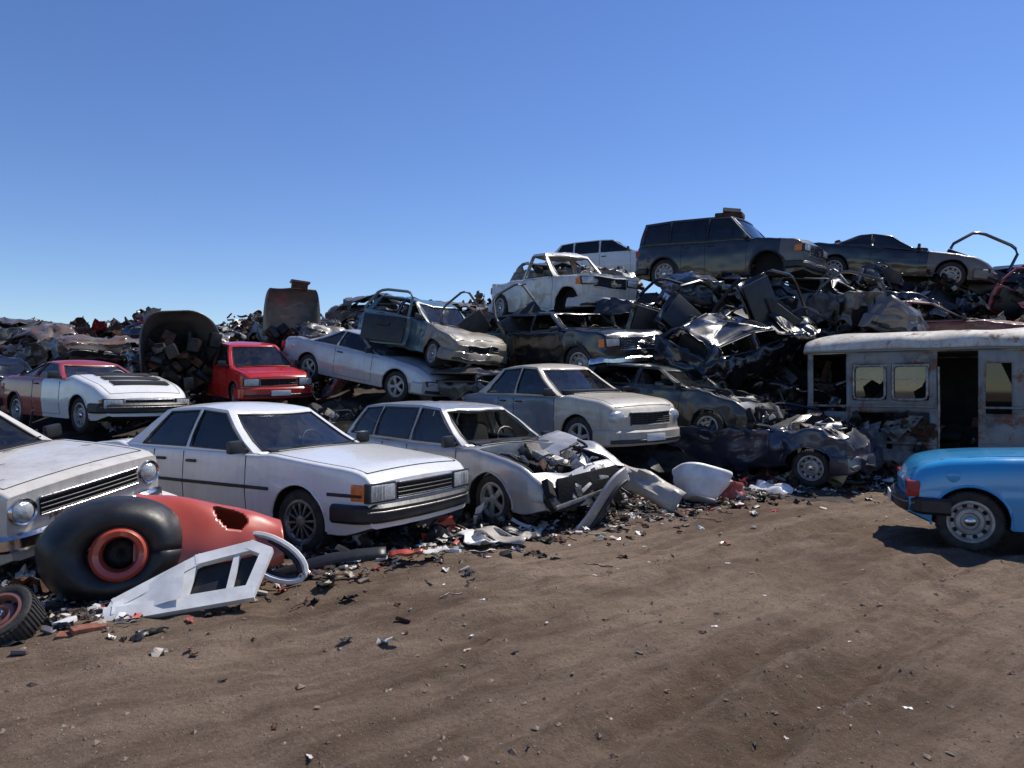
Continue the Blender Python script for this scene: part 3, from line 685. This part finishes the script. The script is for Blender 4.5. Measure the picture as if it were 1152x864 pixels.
def scrap(B,x,y,z,size,mats,k=None,wts=(8,1.0,3.2,.9,.8,1.0,.2,3.2)):
    k=k if k is not None else rs.choices(range(8),wts)[0]; m=rs.choice(mats)
    M=Tm(x,y,z,rs.uniform(-1.2,1.2),rs.uniform(-1.2,1.2),rs.uniform(0,6.3),size)
    sd=rs.uniform(0,99)
    if k==0:
        a,b=rs.uniform(.5,1.3),rs.uniform(.3,.8); f=rs.uniform(.15,.4)
        B.add(sheet(8,7,lambda u,v:((u-.5)*a+.14*noise.noise(Vector((u*3,v*3,sd+19))),(v-.5)*b+.18*noise.noise(Vector((u*3,v*3,sd+9))),f*noise.noise(Vector((u*2.2,v*2.2,sd)))+.32*abs(noise.noise(Vector((u*4,v*4,sd)))))),m,M)
    elif k==1:
        p=Vector((0,0,0)); d=Vector((1,0,0)); pth=[p]; c=Vector((rs.uniform(-.5,.5),rs.uniform(-.5,.5),rs.uniform(-.5,.5)))
        for i in range(6): d=(d+c*.6).normalized(); p=p+d*.09; pth.append(p)
        B.add(tube(pth,rs.choice([.01,.015,.02,.03]),6),rs.choice([BLK,RUST,STL,GREASE,GREASE]),M)
    elif k==2:
        B.add(box(rs.uniform(.25,.5),rs.uniform(.2,.4),rs.uniform(.15,.35),.03),rs.choice([GREASE,ALU,GREASE,RUST]),M)
        for _ in range(5): B.add(box(rs.uniform(.08,.25),rs.uniform(.08,.2),rs.uniform(.08,.2),.015),rs.choice([GREASE,ALU,BLK,STL]),M@Tm(rs.uniform(-.22,.22),rs.uniform(-.2,.2),rs.uniform(-.15,.2),0,rs.uniform(-.5,.5),rs.uniform(0,2)))
        B.add(lathe([(.001,0),(.09,0),(.1,.02),(.1,.06),(.001,.07)],14),rs.choice([STL,RUST]),M@Tm(.1,.18,0))
    elif k==3: doorpiece(B,m,M,sd)
    elif k==4:
        B.add(lathe([(.19,-.08),(.25,-.1),(.29,-.07),(.3,0),(.29,.07),(.25,.1),(.19,.08)],24,True),RUB,M)
        if rs.random()<.6: B.add(lathe([(.19,.07),(.15,.03),(.06,.05),(.001,.05)],20),rs.choice([STL,RUST]),M)
    elif k==5:
        B.add(sweep([(.15*math.cos(q)-.2,.6*math.sin(q)+.05*noise.noise(Vector((q*2,sd,0))),0) for q in np.linspace(-1.2,1.2,11)],.04,.1,.03),rs.choice([BLK,BLK,m]),M)
    elif k==6:
        def fa(u,v):
            a=math.pi*u; r=.38+.3*v; return (r*math.cos(a)*1.2,.1*v*v+.08*noise.noise(Vector((u*3,v*2,sd))),r*math.sin(a))
        B.add(sheet(12,3,fa),m,M)
    else:
        for _ in range(4):
            B.add(box(rs.uniform(.05,.6),rs.uniform(.03,.12),rs.uniform(.02,.08),.008),rs.choice([RUST,STL,BLK,m]),M@Tm(rs.uniform(-.2,.2),rs.uniform(-.2,.2),rs.uniform(-.2,.2),rs.uniform(0,3),rs.uniform(0,3),rs.uniform(0,3)))
cnt=0; tries=0
while cnt<3000 and tries<30000:
    tries+=1; y=rs.uniform(9,26); x=rs.uniform(-.85*y-1,.8*y+1)
    z=mound(x,y)
    if z<.1: continue
    if any(infoot(x*k,y*k,.15,True) for k in (1,1.04,1.08)):
        if rs.random()>.3: continue
        z-=.30; 
        if infoot(x,y,.2,True): continue
    far=y>20
    scrap(H_,x,y,z+rs.uniform(-.1,.25)+(rs.uniform(0,.4) if far and x<0 else 0),rs.uniform(.35,.8) if far else rs.uniform(.45,.9),SC+([RUST]*6+[RSR,RSR,RSR,REDD,TAP,WHO] if x<-3 and far else [])); cnt+=1
H_.obj('scrap_heap',None,recalc=False,angle=40)
TG=MB()
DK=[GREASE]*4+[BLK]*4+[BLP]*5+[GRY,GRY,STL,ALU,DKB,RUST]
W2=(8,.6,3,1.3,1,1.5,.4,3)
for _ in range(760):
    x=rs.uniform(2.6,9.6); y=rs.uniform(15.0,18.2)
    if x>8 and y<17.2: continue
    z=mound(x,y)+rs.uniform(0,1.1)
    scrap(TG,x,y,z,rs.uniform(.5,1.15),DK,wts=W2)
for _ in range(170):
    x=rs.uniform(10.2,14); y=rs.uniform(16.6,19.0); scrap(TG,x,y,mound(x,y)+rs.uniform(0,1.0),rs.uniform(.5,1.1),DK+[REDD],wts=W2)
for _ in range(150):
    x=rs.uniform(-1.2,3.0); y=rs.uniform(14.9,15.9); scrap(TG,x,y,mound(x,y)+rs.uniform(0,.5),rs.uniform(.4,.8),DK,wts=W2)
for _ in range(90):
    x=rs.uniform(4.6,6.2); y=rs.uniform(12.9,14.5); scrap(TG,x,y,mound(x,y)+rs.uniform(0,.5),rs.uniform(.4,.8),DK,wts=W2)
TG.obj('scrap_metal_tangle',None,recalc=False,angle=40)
def door(x,y,z,rx,ry,rz,s,m):
    o=MB(); doorpiece(o,m,Matrix.Identity(4),x)
    o=o.obj('car_door',None,solid=.012); o.matrix_world=Tm(x,y,z,R_(rx),R_(ry),R_(rz),s)
for a in [(4.0,15.6,3.2,-15,40,10,1.4,BLP),(4.9,15.4,3.0,10,-50,-25,1.4,BLK),(5.5,15.3,3.4,0,65,20,1.3,BLP),(3.3,16.0,3.3,10,15,10,1.3,BLP),
 (6.0,15.3,2.6,10,30,10,1.3,BLP),(4.5,15.0,2.1,0,-15,15,1.2,DKB),(7.2,15.9,3.5,10,20,-30,1.2,GRY),
 (-2.75,16.2,3.25,-8,8,-20,1.1,TEA),(11.5,18.2,4.75,-8,28,-15,1.4,BLP),(12.1,17.6,3.9,10,20,10,1.1,REDD),
 (-1.1,16.3,3.1,15,-40,20,1.0,GRY),(.1,17.0,3.4,-20,-30,30,1.1,GRY),(3.4,13.0,1.2,20,10,-20,.9,DKG),(5.0,13.2,1.1,-60,10,-20,1.0,BLP)]:
    door(*a)
# ------------------------------------------------------------------ ground
GR,nt,b=newmat('dirt_ground'); tc,v=coords(nt)
def rotc(scale,ang):
    m1=nt.nodes.new('ShaderNodeMapping'); m1.inputs['Rotation'].default_value=(0,0,R_(ang)); nt.links.new(tc.outputs['Object'],m1.inputs[0])
    m2=nt.nodes.new('ShaderNodeMapping'); m2.inputs['Scale'].default_value=scale; nt.links.new(m1.outputs[0],m2.inputs[0]); return m2.outputs[0]
big=ramp(nt,noi(nt,rotc((.55,1.1,1),-35),.55,8,.66),.42,.58).outputs[0]; mid=ramp(nt,noi(nt,v,1.9,10,.75),.42,.62).outputs[0]
streak=ramp(nt,noi(nt,rotc((.22,2.0,1),-42),1.0,9,.72),.46,.60).outputs[0]
streak2=ramp(nt,noi(nt,rotc((.3,4.0,1),-30),1.0,8,.7),.50,.63).outputs[0]
fine=noi(nt,v,38,6,.7)
c=mixc(nt,big,(.165,.115,.080),(.315,.232,.168))
c=mixc(nt,math_(nt,'MULTIPLY',mid,.6),c,(.135,.094,.066))
c=mixc(nt,math_(nt,'MULTIPLY',streak,.5),c,(.37,.282,.21))
c=mixc(nt,math_(nt,'MULTIPLY',streak2,.5),c,(.095,.067,.048))
c=mixc(nt,math_(nt,'MULTIPLY',ramp(nt,fine,.45,.7).outputs[0],.5),c,(.105,.075,.054))
c=mixc(nt,math_(nt,'MULTIPLY',ramp(nt,noi(nt,v,70,3),.64,.68).outputs[0],.5),c,(.42,.35,.27))
nt.links.new(c,b.inputs['Base Color']); b.inputs['Roughness'].default_value=.95
b.inputs['Specular IOR Level'].default_value=.1
bp=nt.nodes.new('ShaderNodeBump'); bp.inputs['Strength'].default_value=1.; bp.inputs['Distance'].default_value=.09
hh=math_(nt,'ADD',math_(nt,'MULTIPLY',noi(nt,v,5,12,.8),.8),math_(nt,'MULTIPLY',fine,.2))
nt.links.new(hh,bp.inputs['Height']); nt.links.new(bp.outputs[0],b.inputs['Normal'])
def gz(x,y):
    d=-x*.64+y*.77+.6*noise.noise(Vector((x*.15,y*.15,9))); z=0
    for d0 in (.2,1.7,2.3,3.9,-1.6,-3.1): 
        z-=.055*math.exp(-((d-d0)/.12)**2)-.034*math.exp(-((d-d0-.24)/.09)**2)-.034*math.exp(-((d-d0+.24)/.09)**2)
    tr=.010*math.sin((x*.77+y*.64)*26) if abs(z)>.012 else 0
    return (z+tr)*(.65+1.0*noise.noise(Vector((x*.3,y*.3,4))))+.05*noise.noise(Vector((x*.5,y*.5,1)))+.045*noise.noise(Vector((x*1.7,y*1.7,2)))+.03*noise.noise(Vector((x*4.5,y*4.5,3)))+.016*noise.noise(Vector((x*11,y*11,3)))
gx=sorted(set([round(a,3) for a in list(np.arange(-7,10,.05))+list(-7-np.geomspace(.3,900,40))+list(10+np.geomspace(.3,900,40))]))
gy=sorted(set([round(a,3) for a in list(np.arange(2.5,7,.04))+list(np.arange(7,14,.08))+list(14+np.geomspace(.3,1500,45))+list(2.5-np.geomspace(.3,200,20))]))
G=MB(); nxx,nyy=len(gx),len(gy)
G.v=[Vector((x,y,gz(x,y) if abs(x)<60 and y<60 else 0)) for y in gy for x in gx]
G.f=[(j*nxx+i,j*nxx+i+1,(j+1)*nxx+i+1,(j+1)*nxx+i) for j in range(nyy-1) for i in range(nxx-1)]
G.mi(GR); G.m=[0]*len(G.f); G.obj('ground',None,recalc=False,angle=80)
STN=simple('stones',(.22,.17,.125),.9,0,.6,8,.3)
S=MB()
oct_f=[(0,2,4),(2,1,4),(1,3,4),(3,0,4),(2,0,5),(1,2,5),(3,1,5),(0,3,5)]
def stone(B,x,y,z,s,m):
    q=[(1,0,0),(-1,0,0),(0,1,0),(0,-1,0),(0,0,.7),(0,0,-.7)]
    B.add(([(p[0]*s*rs.uniform(.6,1.3),p[1]*s*rs.uniform(.6,1.3),p[2]*s*rs.uniform(.6,1.2)) for p in q],oct_f),m,Tm(x,y,z,0,0,rs.uniform(0,6)))
for _ in range(8500):
    y=3+rs.random()**1.4*11; x=rs.uniform(-.75*y,.8*y); stone(S,x,y,gz(x,y),rs.uniform(.002,.009)*(1+rs.random()**10*3),STN)
S.obj('gravel',None,recalc=False,angle=10)
base=[(-3.6,5.0),(-2.9,5.5),(-1.5,6.8),(.3,8.2),(1.9,9.8),(3.8,11.0),(6.8,12.4),(10,12.8)]
LT=MB(); LM=[WPL]*3+[PAP]*3+[BLK]*8+[RUST]*4+[GREASE]*6+[STL,TAN,REDD,ORR,BEI,GRY,GRY,STN,STN,STN,DIRT,DIRT,DIRT]
def nearbase(sg=.42):
    k=rs.choices(range(7),[2,2.5,2.4,2.4,3,3.5,2])[0]; a,b_=base[k],base[k+1]; u=rs.random()
    x=a[0]+(b_[0]-a[0])*u; y=a[1]+(b_[1]-a[1])*u; o=rs.gauss(.32,sg); return x-o*.62,y+o*.78
for _ in range(3900):
    x,y=nearbase(.38 if rs.random()<.86 else .9); z=max(gz(x,y),mound(x,y)); k=rs.random(); m=rs.choice(LM); s=rs.uniform(.02,.09)*(1 if rs.random()<.94 else 1.9); sd=rs.uniform(0,99)
    if k<.42:
        LT.add(sheet(4,4,lambda u,v:((u-.5)*s*1.6+.5*s*noise.noise(Vector((u*4,v*4,sd+7))),(v-.5)*s+.5*s*noise.noise(Vector((u*4,v*4,sd))),s*.6*noise.noise(Vector((u*3,v*3,sd+4))))),m,Tm(x,y,z+.02,rs.uniform(-.4,.4),rs.uniform(-.4,.4),rs.uniform(0,6)))
    elif k<.62: LT.add(box(s*1.3,s*.6,s*.35,.006),m,Tm(x,y,z+.015,rs.uniform(-.4,.4),rs.uniform(-.4,.4),rs.uniform(0,6)))
    elif k<.85: stone(LT,x,y,z,s*.5,rs.choice([STN,GREASE,DIRT]))
    else:
        LT.add(tube([(i*s*.6,s*.8*noise.noise(Vector((i*.7,sd,0))),.01+s*.4*abs(noise.noise(Vector((i*.7,sd,3))))) for i in range(7)],.006,5),rs.choice([BLK,RUST,STL]),Tm(x,y,z,0,0,rs.uniform(0,6)))
for _ in range(260):
    x,y=nearbase(.3); y+=.4; scrap(LT,x-.15,y,max(0,mound(x,y))+.06,rs.uniform(.2,.45),LM,rs.choice([0,1,5,7,2,7,0]))
for _ in range(220):
    y=rs.uniform(3.2,11); x=rs.uniform(-.4*y,.75*y); s=rs.uniform(.006,.026); sd=rs.uniform(0,99)
    LT.add(sheet(4,4,lambda u,v:((u-.5)*s*2+s*.6*noise.noise(Vector((u*3,v*3,sd))),(v-.5)*s+s*.6*noise.noise(Vector((u*3,v*3,sd+5))),s*.4*noise.noise(Vector((u*3,v*3,y))))),rs.choice([WPL,PAP,TAN,STN,STN,STN,GREASE,GREASE,RUST]),Tm(x,y,gz(x,y)+.008,0,0,rs.uniform(0,6)))
LT.obj('litter',None,recalc=False,angle=40)
# ------------------------------------------------------------------ individual scrap objects
o=MB(); Mf=Tm(-3.0,5.62,.38,R_(-8),0,R_(24))
# black bumper shell with a hooded rim, red ring opening in its centre
def shl(u,v):
    a=2*math.pi*u; r=.18+.29*v+.015*noise.noise(Vector((math.cos(a)*2,math.sin(a)*2,v)))
    return (r*math.cos(a)*(1.02 if math.cos(a)>0 else 1.15),-.02-.10*math.sin(v*2.6)+.20*v**3,r*math.sin(a)*.82+.04*v*(math.sin(a)>0))
o.add(sheet(44,12,shl),BLK,Mf)
o.add(lathe([(.185,.0),(.19,-.07),(.17,-.10),(.145,-.08),(.128,.02),(.13,.14)],36),ORR,Mf@Tm(.02,-.02,.0)); o.add(lathe([(.13,.10),(.001,.10)],24),GREASE,Mf@Tm(.02,0,0))
def fend(u,v):
    x=-.05+1.12*u; rr=.50*(1-.40*u**2.4); a=R_(-15+175*v)
    y=.24-.36*math.cos(a)*(1-.3*u)-.05*u; z=-.10+rr*math.sin(a)*(1.14-.25*u)
    return (x,y+.04*noise.noise(Vector((u*3,v*3,0))),z+.04*noise.noise(Vector((u*4,v*4,4))))
v_,f_=sheet(80,50,fend)
f_=[q for i,q in enumerate(f_) if not ((((i%80-50)*.9+(i//80-20)*.3)/8)**2+((i//80-20)/7)**2<1)]
o.add((v_,f_),ORR,Mf@Tm(.16,.12,-.02)); 
o.add(box(.7,.3,.36,.1),DRK,Mf@Tm(.60,.42,-.12))
o.obj('fender_panel',None,solid=.012)
o=MB(); Mw=Tm(-2.30,5.34,.11,R_(-44),R_(-4),R_(14),1.1)
P=dict(a=(-.5,0,-.04),b=(.35,0,.0),c=(.46,0,.30),d=(.36,0,.36),e=(.02,0,.30),f=(-.46,0,.05))
def flatbar(a,b_,w):
    a,b_=Vector(a),Vector(b_); d=(b_-a).normalized(); n_=Vector((-d.z,0,d.x))*w
    q=[a-n_-d*w*.6,b_-n_+d*w*.6,b_+n_+d*w*.6,a+n_-d*w*.6]; 
    return ([p+Vector((0,-.02,0)) for p in q]+[p+Vector((0,.03,0)) for p in q],[(0,1,2,3),(4,5,6,7),(0,1,5,4),(1,2,6,5),(2,3,7,6),(3,0,4,7)])
for i,(s_,e_) in enumerate(('ab','bc','cd','de','ef','fa')): o.add(flatbar(P[s_],P[e_],.038 if i else .05),WPL,Mw@Tm(0,.002*i,0))
o.add(flatbar((-.08,0,-.02),(-.02,0,.28),.03),WPL,Mw@Tm(0,.014,0)); o.add(flatbar((.21,0,.0),(.27,0,.34),.018),WPL,Mw@Tm(0,.017,0))
o.add(sheet(5,3,lambda u,v:(-.48+.42*u,-.024+.02*math.sin(u*5),-.04+.04*u+v*(.08+.2*u))),WPL,Mw)
o.add(([(-.05,.06,.0),(.36,.06,.02),(.4,.06,.32),(.0,.06,.28)],[(0,1,2,3)]),BLK,Mw)
o.obj('window_frame_panel',None)
o=MB(); Mw=Tm(-1.98,6.1,.24,R_(-25),R_(35),R_(-5))
o.add(tube([(.30*math.cos(a)+.06*math.sin(a),0,.15*math.sin(a)) for a in np.linspace(0,2*math.pi,24,endpoint=False)],.026,6,True),WPL,Mw)
o.add(tube([(.25*math.cos(a)+.05*math.sin(a),.02,.105*math.sin(a)) for a in np.linspace(0,2*math.pi,20,endpoint=False)],.02,6,True),BLK,Mw)
o.obj('mirror_frame',None)
o=MB(); o.add(sheet(14,5,lambda u,v:((u-.5)*.95,(v-.5)*.16,.05*math.sin(u*3)+.03*math.sin(v*3))),BLK,Tm(-1.55,6.35,.13,R_(20),R_(-10),R_(8))); o.obj('black_trim_panel',None,solid=.012)
w=bpy.data.objects.new('loose_wheel',wheel_mesh(.215,'steel',RSR)); col.objects.link(w)
w.matrix_world=Tm(-3.34,4.86,.12,R_(50),R_(-8),R_(180-14))
o=MB(); BR=simple('brick',(.26,.10,.06),.9,0,.4,20,.4)
for i in range(2): o.add(box(.2,.09,.055,.008),BR,Tm(-2.85+i*.06,4.82+i*.05,.02+.03*i,.1,.05,.3+i*.5))
o.obj('bricks',None)
o=MB()
def hood(u,v): return ((u-.5)*1.25,(v-.5)*.75,.05*math.sin(v*3.1)+.07*abs(noise.noise(Vector((u*3,v*3,3))))-.5*max(0,u-.62)+.10*max(0,.2-u))
o.add(sheet(20,14,hood),SIL,Tm(.85,9.75,.74,R_(18),R_(14),R_(-42)))
o.obj('crumpled_hood',None,solid=.01)
o=MB()
o.add(sweep([(.18*math.cos(q)-.2,.72*math.sin(q),.08*math.sin(q*3)) for q in np.linspace(-1.3,1.4,16)],.02,.12,.018),SIL,Tm(1.0,8.72,.16,R_(38),R_(14),R_(-50)))
o.add(sweep([(.18*math.cos(q)-.17,.70*math.sin(q),.08*math.sin(q*3)-.06) for q in np.linspace(-1.0,1.1,14)],.02,.03,.01),BLK,Tm(1.0,8.72,.16,R_(38),R_(14),R_(-50)))
o.obj('silver_bumper',None)
o=MB(); o.add(sheet(14,8,lambda u,v:((u-.5)*1.05,(v-.5)*.34,.10*math.sin(u*3)+.06*math.sin(v*3)+.10*noise.noise(Vector((u*3,v*3,3))))),BEI,Tm(1.8,10.0,.28,R_(50),R_(20),R_(-35))); o.obj('beige_bumper',None,solid=.012)
o=MB()
def tub(u,v):
    a=2*math.pi*u; k=min(1,v*1.6); r=.3*(.55+.45*k) if v<.9 else .32
    return (abs(math.cos(a))**.6*math.copysign(r*1.25,math.cos(a)),abs(math.sin(a))**.6*math.copysign(r*.9,math.sin(a)),.42*v+.04*math.cos(a))
MT=Tm(2.6,10.25,.08,R_(-25),R_(18),R_(10))
o.add(sheet(36,10,tub),WPL,MT); o.add(sheet(6,6,lambda u,v:((u-.5)*.4,(v-.5)*.3,0)),WPL,MT)
o.obj('white_plastic_tub',None,solid=.008)
o=MB(); o.add(lathe([(.001,0),(.12,0),(.16,.3),(.17,.31),(.155,.29)],24),TAN,Tm(5.1,11.7,.14,R_(70),R_(30),0)); o.obj('bucket',None,solid=.006)
o=MB(); o.add(sheet(10,8,lambda u,v:((u-.5)*.4,(v-.5)*.26,.08*math.sin(u*3)+.09*noise.noise(Vector((u*3,v*3,7))))),REDD,Tm(3.2,10.75,.12,R_(60),0,.3)); o.obj('red_body_panel',None,solid=.01)
o=MB(); o.add(sheet(14,8,lambda u,v:((u-.5)*1.1,(v-.5)*.5,.20*math.sin(u*3.1)+.05*math.sin(v*3))),WHT,Tm(-3.75,7.3,.34,R_(30),R_(-4),R_(-20))); o.obj('white_fender',None,solid=.01)
for (x,y,s,m,rx) in ((-.35,7.6,.26,WPL,.1),(.1,8.0,.20,BLK,.2),(-1.0,7.0,.16,ORR,.1),(-.1,7.75,.28,BEI,.15),(3.9,11.2,.3,WPL,.4),(4.5,11.6,.3,WHT,.5),(5.6,12.2,.3,GRY,.3),(-.75,7.05,.14,PAP,.05)):
    o=MB(); o.add(sheet(8,6,lambda u,v:((u-.5)*s*2,(v-.5)*s+.3*s*noise.noise(Vector((u*3,v*3,x))),s*.4*noise.noise(Vector((u*2,v*2,x+3))))),m,Tm(x,y,.08+gz(x,y),rx,.1,x*3)); o.obj('broken_panel',None,solid=.008)
def hoodshell(name,loc,w,h,dpt,rot,mat):
    r=rootobj(name,loc,rot); o=MB()
    def f(u,v):
        a=math.pi*u; sk=.35*max(0,math.sin(a))
        return (w*.5*math.copysign(abs(math.cos(a))**.8,math.cos(a))*(1-.45*v)-sk*.6,dpt*v,h*(max(0,math.sin(a))**.6)*(1-.30*v)*(1-.25*u)+.09*noise.noise(Vector((u*5,v*3,w))))
    o.add(sheet(28,10,f),mat); o.obj('hood',r,solid=.025)
    o=MB(); o.add(sheet(14,8,lambda u,v:((u-.5)*w*.7-.1,dpt*.9,v*h*.62)),DRK)
    for i in range(60):
        p=Vector((rs.uniform(-w*.42,w*.42),rs.uniform(-.15,dpt*.8),rs.uniform(-.4,h*.5)))
        o.add(box(rs.uniform(.1,.4),rs.uniform(.1,.3),rs.uniform(.1,.3),.03),rs.choice([GREASE,BLK,BLK,DRK,RUST]),Tm(*p,rs.uniform(0,3),rs.uniform(0,3),0))
    o.obj('engine_parts',r); return r
hoodshell('open_hood_shell',(-7.35,16.6,1.95),1.8,1.65,.9,36,GRY)
r=rootobj('open_hood_panel',(-5.95,20.0,3.0),20)
o=MB(); w_,h_=1.5,1.25
o.add(sheet(14,10,lambda u,v:((u-.5)*w_*(1-.22*v**2),-.22*math.sin(u*3.14)-.55*h_*v*v*.6+.05*noise.noise(Vector((u*3,v*3,1))),h_*math.sin(v*1.5)+.05*noise.noise(Vector((u*2,v*2,8))))),GRY); o.obj('hood',r,solid=.02)
o=MB()
for i in range(30):
    o.add(box(rs.uniform(.1,.5),rs.uniform(.1,.3),rs.uniform(.1,.3),.03),rs.choice([GREASE,BLK,DRK,RUST]),Tm(rs.uniform(-.7,.7),rs.uniform(-.5,.4),rs.uniform(-.5,.25),rs.uniform(0,3),rs.uniform(0,3),0))
o.obj('engine_parts',r)
o=MB(); o.add(box(.4,.35,.22,.03),RUST); o.add(box(.5,.42,.06,.02),RST,Tm(0,0,.12)); o=o.obj('rusty_engine_block',None); o.matrix_world=Tm(-5.65,19.65,4.30,0,.1,.4)
o=MB(); o.add(box(.7,.4,.16,.05),RUST); o.add(box(.45,.5,.1,.03),TAP,Tm(.05,0,.12,0,.1,.2)); o=o.obj('scrap_car_seat',None); o.matrix_world=Tm(5.6,19.0,6.02,0,.05,-.5)
# ------------------------------------------------------------------ light, world, camera
el,az=54,52
w=bpy.data.worlds.new('World'); sc.world=w; w.use_nodes=True; nt=w.node_tree
sky=nt.nodes.new('ShaderNodeTexSky'); sky.sky_type='NISHITA'; sky.sun_disc=False; sky.sun_elevation=R_(el); sky.sun_rotation=R_(az)
sky.air_density=1.0; sky.dust_density=.0; sky.ozone_density=5.0; sky.altitude=300
hs=nt.nodes.new('ShaderNodeHueSaturation'); hs.inputs['Saturation'].default_value=1.12; hs.inputs['Hue'].default_value=.512
nt.links.new(sky.outputs[0],hs.inputs['Color'])
nt.links.new(hs.outputs[0],nt.nodes['Background'].inputs[0]); nt.nodes['Background'].inputs[1].default_value=.132
ld=bpy.data.lights.new('sun','SUN'); ld.energy=5.0; ld.angle=R_(.5); ld.color=(1,.935,.84)
lo=bpy.data.objects.new('sun',ld); col.objects.link(lo)
Sd=Vector((math.cos(R_(el))*math.sin(R_(az)),math.cos(R_(el))*math.cos(R_(az)),math.sin(R_(el))))
lo.rotation_euler=Sd.to_track_quat('Z','Y').to_euler()
cd=bpy.data.cameras.new('camera'); cd.sensor_width=36; cd.lens=26; cd.clip_end=4000; cd.clip_start=.05
co=bpy.data.objects.new('camera',cd); col.objects.link(co); co.location=(0,0,1.65); co.rotation_euler=(R_(90.2),0,0); sc.camera=co
sc.view_settings.view_transform='Standard'; sc.view_settings.look='None'; sc.view_settings.exposure=0
